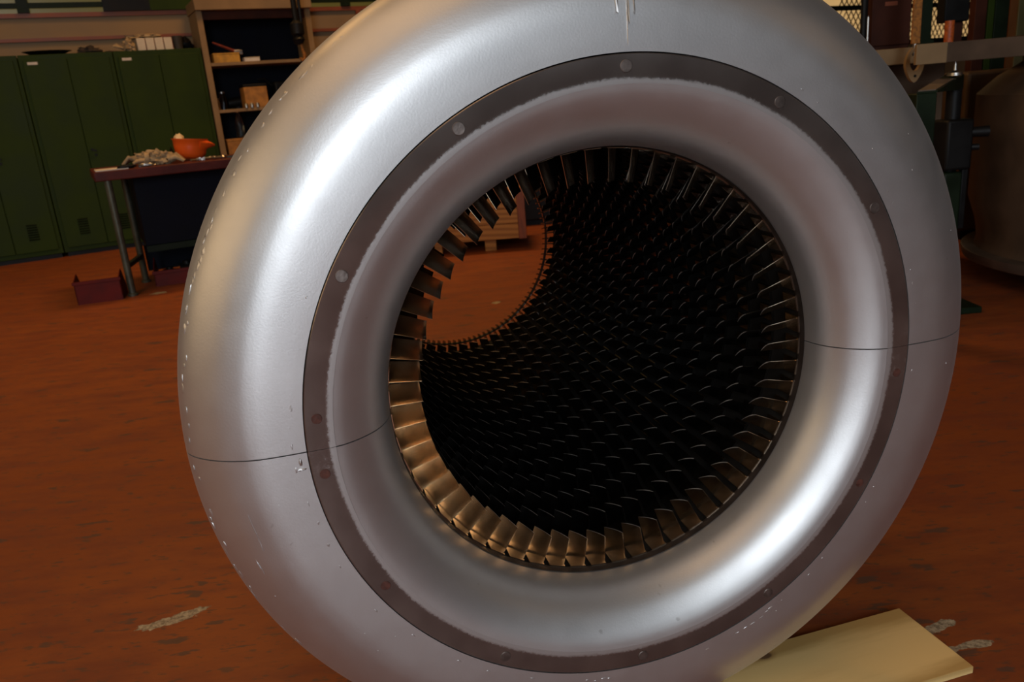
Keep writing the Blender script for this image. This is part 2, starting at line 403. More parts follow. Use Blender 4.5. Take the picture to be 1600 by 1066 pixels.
def blobs_on_lip(mb, lo, hi):
    """weld beads, spatter and gouge ridges on the lip between angles lo..hi"""
    rnd = random.Random(int(lo)+3)
    def surf(r):
        for (a, b), (c, d) in zip(lip_f, lip_f[1:]):
            if a <= r <= c and c > a: return b+(d-b)*(r-a)/(c-a)
        return lip_f[-1][1] if r > 1 else lip_f[0][1]
    def put(r, deg, lr, lt_, h, seed):
        t = R(deg)
        rad = Vector((math.cos(t), 0, math.sin(t))); tan = Vector((-math.sin(t), 0, math.cos(t)))
        y0 = surf(r-.01); y1 = surf(r+.01)
        er = (rad*.02+Vector((0, y1-y0, 0))).normalized(); nn = er.cross(tan).normalized()
        rot = Matrix((er, tan, nn)).transposed()
        mb.blob(rad*r*S+Vector((0, surf(r)*S, HZ)), (lr, lt_, h), .35, 2.5, seed, 10, 6, rot)
    i = 0
    def inside(d): return lo+1 < d % 360 < hi-1
    for d in range(118, 212):                 # weld bead near the rim
        if not inside(d): continue
        if rnd.random() < .6:
            put(1.143+rnd.uniform(-.006, .006), d+rnd.uniform(-.3, .3), rnd.uniform(.0015, .004), rnd.uniform(.003, .009), rnd.uniform(.0005, .0012), i); i += 1
    for d in range(150, 300):                 # spatter beside the ring
        if inside(d) and rnd.random() < .16:
            put(.893+rnd.uniform(-.006, .008), d+rnd.random(), rnd.uniform(.0008, .0016), rnd.uniform(.002, .005), .0005, i); i += 1
    for d in range(300, 420, 2):
        if inside(d) and rnd.random() < .2:
            put(.889+rnd.uniform(-.004, .006), d+rnd.random(), .0008, rnd.uniform(.001, .003), .0004, i); i += 1
    for _ in range(12):
        d = rnd.uniform(lo, hi)
        if inside(d): put(rnd.uniform(.91, 1.12), d, rnd.uniform(.0006, .0016), rnd.uniform(.0006, .002), .0006, i); i += 1
    if inside(89):
        put(.985, 88.9, .030, .0014, .0022, 500); put(.94, 89.1, .026, .0010, .0016, 501); put(1.0, 88.0, .03, .0016, .0014, 502); put(1.01, 90.6, .03, .003, .0012, 503)
        put(1.03, 89.0, .02, .003, .003, 504)
    if inside(198):
        put(1.040, 191.0, .0010, .030, .0007, 510); put(1.072, 196.6, .0014, .014, .0012, 511); put(.885, 181.6, .0022, .006, .002, 512); put(.884, 182.8, .006, .0018, .002, 513)
for lo, hi, dz, nm in ((0, 180, GAP, 'upper'), (180, 360, -GAP, 'lower')):
    mb = arc_lathe(lip, lo, hi, 128, dz); blobs_on_lip(mb, lo, hi)
    mb.build('outer_lip', M['silver'], root, ang=50)
    arc_lathe(bell, lo, hi, 128, dz).build('inlet_bell', M['silver'], root, ang=50)
    rg = arc_lathe(ring, lo, hi, 128, dz*.35).build('joint_ring', M['ring'], root, ang=30)
    rg['label'] = 'dark bare steel ring'
def disc_at(deg, r, rad, m, nm):
    t = R(deg); c = (r*S*math.cos(t), -.0001*S, HZ+r*S*math.sin(t))
    mb = MB(); mb.lathe([(0, .0007), (rad*.93, .0007), (rad, .0002), (rad*1.02, -.0016)], 20, c, Matrix.Rotation(R(90), 3, 'X'))
    return mb.build(nm, m, root, ang=18)
for d in (89.5, 119.6, 149.8, 30.0, 59.5, 239.5, 269.5, 299.5): disc_at(d, .836, .0085, M['plug'], 'screw_plug')
for d in (174.4, 184.5, 209.6, 354.5, 329.9): disc_at(d, .834, .0072, M['rust'], 'screw_plug')['label'] = 'rusty plug'
arc_lathe([(.6405, .180), (.6385, .198), (.6385, .206), (.640, .2095), (.6445, .2095), (.6445, .200)], 0, 360, 180).build('throat_band', M['band'], root)
# barrel and rear flange
barrel = [(.645, .212), (.655, 1.2), (.668, 2.60), (.672, 2.78), (.86, 2.78), (.86, 2.71), (.735, 2.70), (.725, 1.55), (.83, 1.54), (.83, 1.48), (.722, 1.47), (.715, .28), (1.08, .275), (1.08, .225), (.69, .222)]
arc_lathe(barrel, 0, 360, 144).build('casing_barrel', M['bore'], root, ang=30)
jf = MB()
for sg in (-1, 1): jf.bx(sg*.70*S, sg*.84*S, .30*S, 2.70*S, HZ-.03, HZ+.03)
jf.build('joint_flange', M['cast'], root, bev=.004)
ft = MB(); ft.bx(-.35*S, .35*S, 2.28*S, 2.42*S, 0, HZ-.735*S)
ft.build('support_foot', M['cast'], root, bev=.004)
arc_lathe([(.600, 2.704), (.608, 2.704), (.608, 2.726), (.600, 2.726)], 0, 360, 144).build('exit_ring', M['vane_in'], root)
# vanes
def vane_geo(z0, th_deg, r0, r1, chord_ax=.056, chord_tan=.042, thick=.0058, foot=True):
    """leading edge at axial z0 and angle th; the vane runs from root r0 in to tip r1"""
    vs = []; fs = []; n = 6
    sec = [0, .33, .66, 1.0]
    for q in sec:
        r = r0+(r1-r0)*q
        ct = chord_tan*(1.06-.10*q); ca = chord_ax
        L = math.hypot(ct, ca); ex = Vector((-ct/L, ca/L)); en = Vector((ca/L, ct/L))
        loop = []
        for i in range(n+1):
            s_ = .5*(1-math.cos(math.pi*i/n))
            cam_ = .075*4*s_*(1-s_); hh = thick*(1.2-.4*q)*2.6*(math.sqrt(s_+.003)*(1-s_)*.55+.045)
            loop.append((s_, cam_, hh))
        pts = [ex*(s_*L)+en*(c*L+h*.5) for s_, c, h in loop] + [ex*(s_*L)+en*(c*L-h*.5) for s_, c, h in loop[::-1]]
        for p in pts:
            t = R(th_deg)+p.x/r
            vs.append((r*S*math.cos(t), (z0+p.y)*S, HZ+r*S*math.sin(t)))
    k = 2*(n+1)
    for i in range(len(sec)-1):
        for j in range(k): fs.append((i*k+j, i*k+(j+1) % k, (i+1)*k+(j+1) % k, (i+1)*k+j))
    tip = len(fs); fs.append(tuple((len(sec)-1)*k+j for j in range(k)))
    if foot:
        o = len(vs)
        for r in (r0+.010, r0-.0005):
            for dt in (.004, -.046):
                for y in (z0-.003, z0+.062):
                    t = R(th_deg)+dt/r0
                    vs.append((r*S*math.cos(t), y*S, HZ+r*S*math.sin(t)))
        fs += [(o, o+1, o+3, o+2), (o+4, o+6, o+7, o+5), (o, o+4, o+5, o+1), (o+2, o+3, o+7, o+6), (o, o+2, o+6, o+4), (o+1, o+5, o+7, o+3)]
    return vs, fs, tip
NV = 58; PH = 266.68; rest = MB(); parts = 0
order = []
for row in range(17):
    z0 = .210+.1469*row; rw = .6365+.0235*row/16; rt_ = .545+.035*row/16
    for i in range(NV): order.append((row, z0, PH+360/NV*i, rw, rt_))
def prio(o):                                   # first row whole, then the clearly lit lower part of the second
    return (o[0], abs(((o[2]-268+180) % 360)-180) if o[0] else 0)
order.sort(key=prio)
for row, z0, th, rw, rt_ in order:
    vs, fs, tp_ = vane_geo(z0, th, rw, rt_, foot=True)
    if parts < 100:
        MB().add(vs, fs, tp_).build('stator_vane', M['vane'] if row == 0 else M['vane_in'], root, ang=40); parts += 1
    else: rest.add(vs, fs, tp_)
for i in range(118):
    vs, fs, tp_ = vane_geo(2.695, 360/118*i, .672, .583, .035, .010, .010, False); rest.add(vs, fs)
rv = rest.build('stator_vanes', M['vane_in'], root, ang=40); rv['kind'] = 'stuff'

# plank on the floor under the lip
mb = MB(); mb.bx(-.44, 0, -.190, 0, 0, .015)
pk = mb.build('plank', M['pine'], bev=.0015); q_ = fl(1405, 950, .015); pk.location = (q_.x, q_.y, 0.0); pk.rotation_euler = (0, 0, AZ+.012)
tag(pk, 'pale pine plank on the floor at the lower right, beside the silver lip', 'plank')

# ------------------------------------------------------------------ green lockers
def locker(s0, s1, lab, plates=(0,), vents=(0, 1), handle=True):
    w = s1-s0; h = 1.80; D = .5
    r = thing('double_locker', lab, 'locker', W(s0, 0), WA, 'green lockers along the wall')
    MB().bx(0, w, .012, D, 0.04, h).build('body', M['green'], r, bev=.004)
    MB().bx(.02, w-.02, .03, D-.02, 0, .04).build('plinth', M['dark'], r)
    mid = w/2
    for k, (x0, x1) in enumerate(((.035, mid-.003), (mid+.003, w-.035))):
        d = MB().bx(x0, x1, -.006, .0115, .085, h-.045).build('door', M['green'], r, bev=.003)
        if k in vents:
            vb = MB(); cx = (x0+x1)/2
            for q in range(7): vb.box((cx, -.008, .20+q*.022), (.085, .010, .009), Matrix.Rotation(R(35), 3, 'X'))
            vb.build('vent', M['green_dk'], d)
        if k in plates:
            MB().bx(x0+.03, x0+.11, -.009, -.0062, h-.085, h-.062).build('name_plate', M['paper'], d)
        if k == 1 and handle:
            hb = MB(); hb.bar((x0+.035, -.03, .955), (x0+.035, -.006, .955), .014, .014); hb.box((x0+.05, -.034, .945), (.05, .01, .016), Matrix.Rotation(R(25), 3, 'Y')); hb.lathe([(0, .004), (.012, .004), (.012, -.002)], 12, (x0+.06, -.008, .90), Matrix.Rotation(R(90), 3, 'X'))
            hb.build('handle', M['dark'], d)
    return r
locker(-.235, .533, 'leftmost green double locker with only its right half in view', vents=(1,))
locker(.54, 1.302, 'green double locker with a black tray on top and a small door handle')
locker(1.309, 2.085, 'green double locker behind the orange helmet, files on top')
def on_lock(name, label, cat, s, t, z=1.80, group=None): return thing(name, label, cat, W(s, t, z), WA, group)
tr = on_lock('tray', 'shallow black tray lying on the middle green locker', 'tray', .78, .14)
MB().lathe([(0, 0), (.12, 0), (.20, .035), (.205, .035), (.125, .006), (0, .006)], 28).build('pan', M['dark'], tr); tr.scale = (1, .62, 1)
rg_ = MB().blob((0, 0, .022), (.095, .09, .045), .45, 3.2, 4, flat=0).build('rag', M['cloth_dk']); place(rg_, W(1.12, .2, 1.80), WA)
tag(rg_, 'dark crumpled rag on the middle locker beside the black tray', 'rag')
rg_ = MB().blob((0, 0, .008), (.09, .10, .018), .35, 3, 9, flat=0).build('folded_sack', M['cloth_dk']); place(rg_, W(1.335, .30, 1.80), WA)
tag(rg_, 'flat dark sack on the lockers left of the pale cloth', 'sack')
gl = MB().blob((0, 0, .04), (.05, .06, .06), .5, 3.5, 12, flat=0)
for q in range(4): gl.tube([(-.05, -.02+.02*q, .03), (-.10, -.03+.02*q, .04+.01*q), (-.13, -.03+.022*q, .05)], [.012, .011, .008], 8)
o = gl.build('work_glove', M['cloth']); place(o, W(1.46, .02+.07, 1.80), WA); tag(o, 'stained work glove on the lockers left of the white files', 'glove')
for k, s_ in enumerate((1.575, 1.655, 1.735, 1.815)):
    b = on_lock('file_box', ('first', 'second', 'third', 'last')[k]+' white file box from the left in the row on the green locker', 'file box', s_, .10, group='white file boxes on the locker')
    MB().bx(-.036, .036, 0, .22, 0, .115).build('body', M['binder'], b, bev=.003)
    MB().bx(.0365, .0405, .001, .21, 0, .112).build('spine', M['trim'], b)
cl = MB().blob((0, 0, .02), (.15, .07, .022), .5, 3, 21, flat=0).build('cloth', M['cloth']); place(cl, W(1.62, .2, 1.9155), WA); tag(cl, 'pale cloth thrown over the white file boxes', 'cloth')
bk_ = on_lock('basket', 'small dark woven basket right of the white file boxes', 'basket', 1.905, .14)
MB().lathe([(0, 0), (.04, 0), (.048, .125), (.044, .125), (.037, .006), (0, .006)], 20).build('bowl', M['wick'], bk_)
bg = MB().blob((0, 0, .05), (.10, .09, .075), .25, 2, 31, flat=0).build('bag', M['dark']); place(bg, W(1.985, .3, 1.80), WA); bg.scale = (.78, 1, 1)
tag(bg, 'black bag on the right end of the green lockers', 'bag')

# ------------------------------------------------------------------ open shelving unit
s0, s1 = 2.095, 3.20
su = thing('shelving_unit', 'tall open beige steel shelving unit with a dark interior, right of the lockers', 'shelves', W(s0, 0), WA)
w = s1-s0
for x in (0, w-.055): MB().bx(x, x+.055, -.01, .46, 0, 2.13).build('side_panel', M['beige_m'], su, bev=.003)
MB().bx(-.01, w+.01, -.06, .46, 2.13, 2.23).build('top_panel', M['beige_m'], su, bev=.003)
MB().bx(.055, w-.055, .44, .455, 0, 2.13).build('back_panel', M['navy'], su)
MB().bx(.055, w-.055, .02, .05, 2.05, 2.125).build('header_rail', M['maroon'], su)
for z in (1.64, 1.20, .74, .3): MB().bx(.057, w-.057, 0, .438, z-.015, z+.015).build('shelf', M['beige_m'], su, bev=.002)
def shelf_item(name, label, cat, px_, t, z, group=None):
    s_, _ = lt(px_[0], px_[1], t); return thing(name, label, cat, W(s_, t, z), WA, group)
b = shelf_item('card_box', 'flat ochre card box on the top shelf', 'box', (352, 88), .10, 1.655)
MB().bx(-.125, .125, -.07, .12, 0, .075).build('base', M['yellow'], b, bev=.004); MB().bx(-.127, .127, -.072, .122, .0755, .09).build('lid', M['yellow'], b, bev=.003)
b = shelf_item('note_pad', 'white note pad on the top shelf by the ochre box', 'pad', (392, 90), .08, 1.655)
MB().bx(-.075, .075, -.05, .06, 0, .035).build('pages', M['paper'], b, bev=.003); MB().bx(-.077, .077, -.052, .062, .0355, .04).build('cover', M['cream'], b)
b = shelf_item('pipe_wrench', 'red handled wrench leaning over the ochre box and pad', 'wrench', (352, 88), .05, 1.746)
tb = MB(); tb.tube([(-.10, 0, .10), (-.02, 0, .065), (.06, 0, .03), (.10, 0, .015)], [.008, .011, .013, .012], 10); tb.build('handle', M['redtool'], b)
tb = MB(); tb.box((.12, 0, .012), (.06, .024, .022)); tb.box((.155, 0, .0), (.03, .022, .04)); tb.build('jaw', M['chrome'], b, bev=.003)
b = shelf_item('tin_box', 'orange-brown tin box on the middle shelf', 'box', (398, 150), .116, 1.215)
MB().bx(-.115, .115, -.08, .12, 0, .20).build('base', M['brown_card'], b, bev=.006); MB().bx(-.117, .117, -.082, .122, .2005, .225).build('lid', M['dark'], b, bev=.004)
for k in range(3): 
    cp = MB().lathe([(0, 0), (.017, 0), (.019, .03), (.012, .045), (0, .046)], 14).build('oil_cup', M['chrome'])
    s_, _ = lt(385+9*k, 160, .0); place(cp, W(s_-.005, .004, 1.215), WA)
    tag(cp, ('left', 'middle', 'right')[k]+' one of three tiny bright metal cups before the tin box', 'cup', 'metal cups before the tin box')
for k, (px_, hh, lab) in enumerate((((337, 155), .10, 'small glass jar on the middle shelf against the beige upright'), ((347, 150), .16, 'taller glass jar on the middle shelf, second from the beige upright'))):
    j = shelf_item('glass_jar', lab, 'jar', px_, .07+.09*k, 1.215)
    MB().lathe([(0, 0), (.033, 0), (.035, hh*.7), (.026, hh*.85), (.026, hh)], 20).build('body', M['glass'], j); MB().lathe([(0, hh+.0125), (.029, hh+.012), (.029, hh+.0005), (0, hh+.0004)][::-1], 20).build('lid', M['chrome'], j)
b = shelf_item('grinder', 'black power grinder on the middle shelf behind the jars', 'tool', (370, 150), .32, 1.215)
tb = MB(); tb.tube([(-.10, 0, .06), (.0, 0, .07), (.10, 0, .08)], [.045, .055, .05], 16); tb.build('motor_body', M['dark'], b)
tb = MB(); tb.lathe([(0, 0), (.05, 0), (.05, .02), (.03, .04), (0, .04)], 18, (.0, 0, 0)); tb.build('base', M['dark'], b)
b = shelf_item('machine_vice', 'black machine block with a lever on the middle shelf, partly hidden by the silver lip', 'machine', (440, 130), .22, 1.215)
MB().bx(-.10, .14, -.1, .1, 0, .24).build('block', M['dark'], b, bev=.02); tb = MB(); tb.tube([(-.10, 0, .2), (-.17, 0, .28), (-.24, 0, .27)], .012, 8); tb.build('lever', M['dark'], b)
b = shelf_item('plastic_bottle', 'clear plastic bottle standing on the brown box in the shelving', 'bottle', (375, 200), .10, .93)
bp = [(0, 0), (.036, .002), (.041, .015), (.041, .05), (.038, .06), (.041, .07), (.041, .13), (.039, .16), (.028, .20), (.015, .225), (.013, .25)]
MB().lathe(bp, 24).build('body', M['glass'], b); MB().lathe([(0, .2505), (.0155, .2505), (.0155, .273), (0, .274)], 18).build('cap', M['cream'], b)
b = shelf_item('brown_box', 'orange-brown wooden box under the clear bottle', 'box', (362, 235), .10, .755)
MB().bx(-.04, .30, -.07, .12, 0, .15).build('base', M['brown_card'], b, bev=.004); MB().bx(-.043, .303, -.073, .123, .1505, .174).build('lid', M['brown_card'], b, bev=.003)

# hoist chain with hook in front of the shelving
s_, z_ = lt(470, 84, -.45)
hp = W(s_, -.45, 0)
hs = thing('hanging_hoist', 'black hoist cable with a block and small hook hanging before the shelving', 'hoist', (hp.x, hp.y, z_-.20), WA)
tb = MB(); tb.tube([(0, 0, .46), (0, 0, 4.6)], .028, 10); tb.tube([(.05, 0, .42), (.05, 0, 4.6)], .016, 8); tb.build('cable', M['dark'], hs)
tb = MB(); tb.lathe([(0, .28), (.04, .29), (.06, .33), (.045, .36), (.065, .38), (.065, .47), (.03, .5), (0, .5)], 18); tb.build('block', M['dark'], hs)
tb = MB(); tb.tube([(.02, 0, .30), (.022, 0, .24), (.035, 0, .19), (.03, 0, .15), (.005, 0, .14), (-.015, 0, .165)], [.012, .013, .018, .018, .015, .006], 10); tb.build('hook', M['sling'], hs)
tb = MB(); tb.tube([(0, 0, .15), (-.02, 0, .05), (-.05, 0, -.05)], .006, 6); tb.build('lead', M['dark'], hs)

# ------------------------------------------------------------------ work table
TS, TT, TZ = .861, -2.619, .845
tbl = thing('work_table', 'worktable with a dark red top before the green lockers', 'table', W(TS, TT), WA)
TW, TD = 1.62, .78
MB().bx(0, TW, 0, TD, TZ-.062, TZ).build('tabletop', M['tabletop'], tbl, bev=.006)
for x, y in ((.075, .03), (.20, .50), (TW-.08, .03), (TW-.20, .50)):
    mb = MB(); mb.tube([(x, y, TZ-.062), (x, y, .015)], .024, 12); mb.lathe([(.034, 0), (.034, .015), (.024, .02)], 14, (x, y, 0)); mb.build('leg', M['legs'], tbl)
for x, x2 in ((.075, .20), (TW-.08, TW-.20)): MB().bar((x, .05, .20), (x2, .48, .20), .03, .03).build('stretcher', M['legs'], tbl)
MB().bx(.235, TW-.235, .20, .70, .30, TZ-.063).build('cupboard', M['navy'], tbl, bev=.004)
MB().bx(.235, TW-.235, .19, .215, .255, .299).build('lower_rail', M['green_dk'], tbl)
MB().bx(.24, TW-.24, .62, .64, .06, .254).build('kick_panel', M['navy'], tbl)
def on_table(name, label, cat, x, y, t, group=None, z=TZ):
    s_, _ = lt(x, y, TT+t); return thing(name, label, cat, W(s_, TT+t, z), WA, group)
def on_table_m(mb, name, m, label, cat, x, y, t, group=None, rz=0):
    s_, _ = lt(x, y, TT+t); o = mb.build(name, m); place(o, W(s_, TT+t, TZ), WA+rz); return tag(o, label, cat, group)
on_table_m(MB().bx(-.10, .10, -.14, .14, 0, .006), 'paper_sheets', M['paper'], 'white papers at the left end of the dark red table', 'paper', 172, 258, .20)
on_table_m(MB().blob((0, 0, .012), (.06, .018, .015), .2, 3, 3, flat=0), 'marker_case', M['dark'], 'black case on the table by the white papers', 'case', 197, 258, .08)
on_table_m(MB().blob((0, 0, .012), (.05, .02, .012), .3, 4, 5, flat=0), 'steel_key', M['chrome'], 'bright steel key piece on the table right of the black case', 'key', 228, 256, .10)
def glove(name, label, x, y, t, rz, sd):
    g = thing(name, label, 'glove', (0, 0, 0), 0, 'work gloves on the table')
    s_, _ = lt(x, y, TT+t); g.location = W(s_, TT+t, TZ); g.rotation_euler = (0, 0, WA+rz)
    mb = MB().blob((0, 0, .04), (.085, .05, .045), .5, 3, sd, 22, 14, flat=0)
    for q in range(4):
        yy = -.035+.023*q
        mb.tube([(.05, yy, .035), (.10, yy*1.2, .042+.006*q), (.135, yy*1.3, .022), (.15, yy*1.3, .012)], [.015, .014, .012, .008], 9)
    mb.tube([(.0, .04, .03), (.04, .07, .03), (.07, .085, .015)], [.017, .014, .01], 9)
    mb.build('body', M['cloth'], g)
    MB().tube([(-.07, 0, .045), (-.10, 0, .045)], [.04, .045], 14, False).build('cuff', M['cloth'], g)
glove('work_glove', 'grubby cotton glove heaped left of the orange helmet, nearer the papers', 226, 246, .50, 2.9, 41)
glove('work_glove', 'grubby cotton glove lying against the orange helmet', 252, 249, .22, -.2, 43)
hh = on_table('hard_hat', 'orange hard hat lying upside down on the dark red table', 'helmet', 299, 250, .46)
HR = .118
prof = [(0, .002), (.066, .004), (.094, .018), (.107, .045), (.113, .09), (HR, .135), (HR+.008, .142), (HR+.008, .146), (HR-.006, .142), (.107, .09), (.101, .05), (.086, .026), (.03, .012), (0, .010)]
hm = bpy.data.objects.new('tilt', None)
Mt = Matrix.Rotation(R(6), 3, 'Y')
mb = MB().lathe(prof, 40, (0, 0, .006), Mt); mb.build('shell', M['orange_p'], hh, ang=60)
mb = MB(); vs = []; nn = 14
for i in range(nn+1):
    a = R(-62+124*i/nn); ext = .052*math.cos(a*1.35)**2 if abs(a) < R(66) else 0
    for (rr, z) in ((HR-.004, .140), (HR+.004+ext, .128-.35*ext), (HR+.004+ext, .116-.35*ext), (HR-.006, .075)):
        vs.append(Mt @ Vector((rr*math.cos(a), rr*math.sin(a), z)) + Vector((0, 0, .006)))
mb.add(vs, [(i*4+j, (i+1)*4+j, (i+1)*4+(j+1) % 4, i*4+(j+1) % 4) for i in range(nn) for j in range(4)] + [(0, 1, 2, 3), (nn*4+3, nn*4+2, nn*4+1, nn*4)])
mb.build('peak', M['orange_p'], hh, ang=50)
mb = MB(); 
for k in range(6):
    a = k*math.pi/6
    mb.tube([Mt @ Vector((.10*math.cos(a), .10*math.sin(a), .13)), Mt @ Vector((.05*math.cos(a), .05*math.sin(a), .06)), Mt @ Vector((-.05*math.cos(a), -.05*math.sin(a), .06)), Mt @ Vector((-.10*math.cos(a), -.10*math.sin(a), .13))], .008, 6)
mb.blob(Mt @ Vector((-.075, 0, .150)), (.035, .06, .034), .3, 3, 6, 14, 8)
mb.build('liner', M['cream'], hh)
mb = MB(); mb.blob((-.125, .0, .06), (.012, .03, .045), .2, 3, 8, 12, 8); mb.build('strap', M['dark'], hh)
rnd = random.Random(5)
for k, (x, y, t) in enumerate(((303, 251, .08), (312, 250, .16), (317, 248, .10), (322, 247, .22), (327, 246, .12), (331, 244, .30), (336, 245, .15), (341, 245, .10), (347, 244, .2))):
    mb = MB(); L = .022+.012*rnd.random()
    mb.tube([(-L, 0, .009), (L, 0, .009)], .007, 8); mb.tube([(L, 0, .009), (L+.009, 0, .009)], .0118, 6)
    o = on_table_m(mb, 'bolt', M['chrome'], 'loose steel bolt lying on the table right of the orange helmet', 'bolt', x, y, t, 'loose bolts on the table', rnd.uniform(-1.5, 1.5))
    o.location.z += .003
o = on_table_m(MB().bx(-.09, .09, -.015, .015, 0, .012), 'file_tool', M['legs'], 'flat grey file on the table next to the silver lip', 'file', 354, 244, .22)

# ------------------------------------------------------------------ storage bins on the floor
def bin_(name, label, loc, rz, w, d, h, hb):
    r = thing(name, label, 'storage bin', loc, rz, 'dark red storage bins on the floor')
    t = .006
    mb = MB(); mb.bx(0, w, 0, d, 0, t)
    MBf = mb
    MBf.bx(0, w, 0, t, t, h)                       # long wall nearest the camera
    for x in (0, w-t):
        vs = [(x, 0, t), (x+t, 0, t), (x, d, t), (x+t, d, t), (x, 0, h), (x+t, 0, h), (x, d*.55, hb), (x+t, d*.55, hb), (x, d, h*.35), (x+t, d, h*.35)]
        MBf.add(vs, [(0, 4, 6, 8, 2), (1, 3, 9, 7, 5), (4, 5, 7, 6), (6, 7, 9, 8), (2, 8, 9, 3), (0, 1, 5, 4), (0, 2, 3, 1)])
    MBf.bx(t, w-t, d-t, d, t, h*.35)
    MBf.build('tub', M['bin'], r)
    rm = MB(); rm.bx(-.008, w+.008, -.008, -.0004, h-.022, h); rm.build('rim', M['bin'], r, bev=.002)
    return r
b1 = bin_('storage_bin', 'empty dark red plastic bin beside the front leg of the table', (-2.87, 5.235, 0), R(17), .282, .24, .155, .19)
b2 = bin_('storage_bin', 'dark red plastic bin filled with parts, half hidden by the silver lip', (-2.52, 5.665, 0), R(17), .62, .30, .11, .185)
cx = Matrix.Rotation(R(17), 3, 'Z')
for k, (x, y, r_) in enumerate(((.10, .12, .06), (.22, .16, .075), (.34, .13, .06), (.46, .17, .07))):
    p = Vector((-2.52, 5.665, .0065)) + cx @ Vector((x, y, 0))
    mb = MB(); mb.tube([(-r_*.7, 0, r_*.8), (r_*.7, 0, r_*.8)], [r_*.78, r_*.7], 14); mb.lathe([(0, 0), (r_*.5, 0), (r_*.4, r_*1.75), (0, r_*1.8)], 12)
    o = mb.build('pipe_fitting', M['dark']); place(o, p, .4*k)
    tag(o, ('first', 'second', 'third', 'fourth')[k]+' black pipe fitting from the left inside the filled red bin', 'fitting', 'pipe fittings in the red bin')
p = fl(284, 440, .12)
mb = MB(); mb.tube([(-.03, 0, .012), (.03, 0, .012)], .012, 10); mb.tube([(.03, 0, .012), (.045, 0, .012)], .018, 6)
o = mb.build('brass_nipple', M['brass']); p = Vector((-2.52, 5.665, .0065)) + cx @ Vector((.235, .05, 0)); place(o, p+Vector((0, 0, .07)), .3); tag(o, 'small brass fitting glinting in the filled red bin', 'fitting')

# ------------------------------------------------------------------ crate seen through the bore
CY = 5.95
xr = at_y(824, 378, CY).x; xl = xr-1.25
cr = thing('wooden_crate', 'long low pine crate on feet, seen through the bore of the casing', 'crate', (xl, CY, 0))
cw = xr-xl; z0 = .085; z1 = .425
for k in range(3):
    a_ = z0+(z1-z0)*k/3; MB().bx(0, cw-.06, 0, .022, a_+.001, a_+(z1-z0)/3-.001).build('front_plank', M['crate'], cr, bev=.002)
MB().bx(0, cw, .0225, .62, z0, z1-.003).build('box', M['crate'], cr, bev=.003)
MB().bx(cw-.06, cw, -.012, .0222, z0-.005, z1+.03).build('corner_batten', M['batten'], cr, bev=.003)
for k, x in enumerate((.12, .52, .93)): MB().bx(x, x+.085, .03, .60, 0, z0-.0005).build('foot', M['crate'], cr, bev=.002)
# dark bench behind
bp_ = fl(840, 352)
db = thing('steel_cabinet', 'low black steel cabinet on the floor beyond the pine crate', 'cabinet', (bp_.x-1.1, bp_.y, 0))
MB().bx(0, 2.6, 0, .6, .05, .9).build('body', M['dark'], db, bev=.006); MB().bx(.04, 2.56, .04, .56, 0, .05).build('plinth', M['dark'], db)
MB().bx(-.02, 2.62, -.03, .62, .9, .93).build('worktop', M['maroon'], db, bev=.004)
MB().bx(.05, 2.55, -.012, -.0005, .36, .375).build('trim_strip', M['brown_card'], db)

# ------------------------------------------------------------------ right side: machine housing
DC = Vector((3.12, 3.76, 0))
ho = thing('machine_housing', 'big brown-grey drum shaped machine housing at the right edge', 'machine', DC)
MB().lathe([(.0, .170), (.79, .170), (.80, .166), (.80, .145), (.79, .12), (.0, .12)][::-1], 96).build('base_flange', M['flange'], ho, ang=30)
MB().lathe([(.74, .1705), (.73, .21), (.745, .30), (.785, .42), (.785, .92), (.70, 1.0), (.60, 1.06), (.60, 1.10), (.0, 1.10)], 96).build('drum', M['housing'], ho, ang=30)
MB().lathe([(.0, 1.1005), (.70, 1.1005), (.715, 1.105), (.715, 1.165), (.70, 1.175), (.0, 1.175)], 96).build('top_flange', M['housing'], ho, ang=30)
for k in range(4):
    a_ = R(45+90*k); MB().box((.5*math.cos(a_), .5*math.sin(a_), .06), (.18, .18, .1195)).build('support_block', M['dark'], ho, bev=.004)
dirc = math.atan2(-DC.y+.0, -DC.x+.35)
P = at_y(1600, 128, 3.15)-DC
lg = MB(); Ml = Matrix.Rotation(math.atan2(P.y, P.x)-R(90)+math.pi, 3, 'Z') @ Matrix.Rotation(R(90), 3, 'X')
PP = Vector((P.x, P.y, 0)).normalized()
ctr = PP*.786 + Vector((0, 0, P.z))
lg.lathe([(0, 0), (.045, 0), (.045, .03), (0, .03)], 28, ctr - PP*.0, Ml)
lg.build('lug_plate', M['flange'], ho)
for dx, dz_ in ((-.012, .022), (.012, -.02)):
    MB().lathe([(0, 0), (.008, 0), (.008, .004), (0, .004)], 12, ctr + PP*.0305 + Vector((-PP.y, PP.x, 0))*dx + Vector((0, 0, dz_)), Ml).build('bolt_hole', M['dark'], ho)
for sg in (0, 1):
    aa = math.atan2(-DC.y, -DC.x) + (-.55 if sg == 0 else .35)
    e = Vector((math.cos(aa), math.sin(aa), 0))
    mb = MB(); n_ = Vector((-e.y, e.x, 0))*.012
    pr_ = [e*.66+Vector((0, 0, 1.0995)), e*.60+Vector((0, 0, .80)), e*.70+Vector((0, 0, .80)), e*.78+Vector((0, 0, .98)), e*.78+Vector((0, 0, 1.0995))]
    pr_ = [e*.62+Vector((0, 0, 1.0995)), e*.735+Vector((0, 0, .975)), e*.71+Vector((0, 0, 1.0995))]
    mb.add([q+n_ for q in pr_]+[q-n_ for q in pr_], [(0, 1, 2), (5, 4, 3), (0, 3, 4, 1), (1, 4, 5, 2), (2, 5, 3, 0)]); mb.build('gusset', M['housing'], ho)

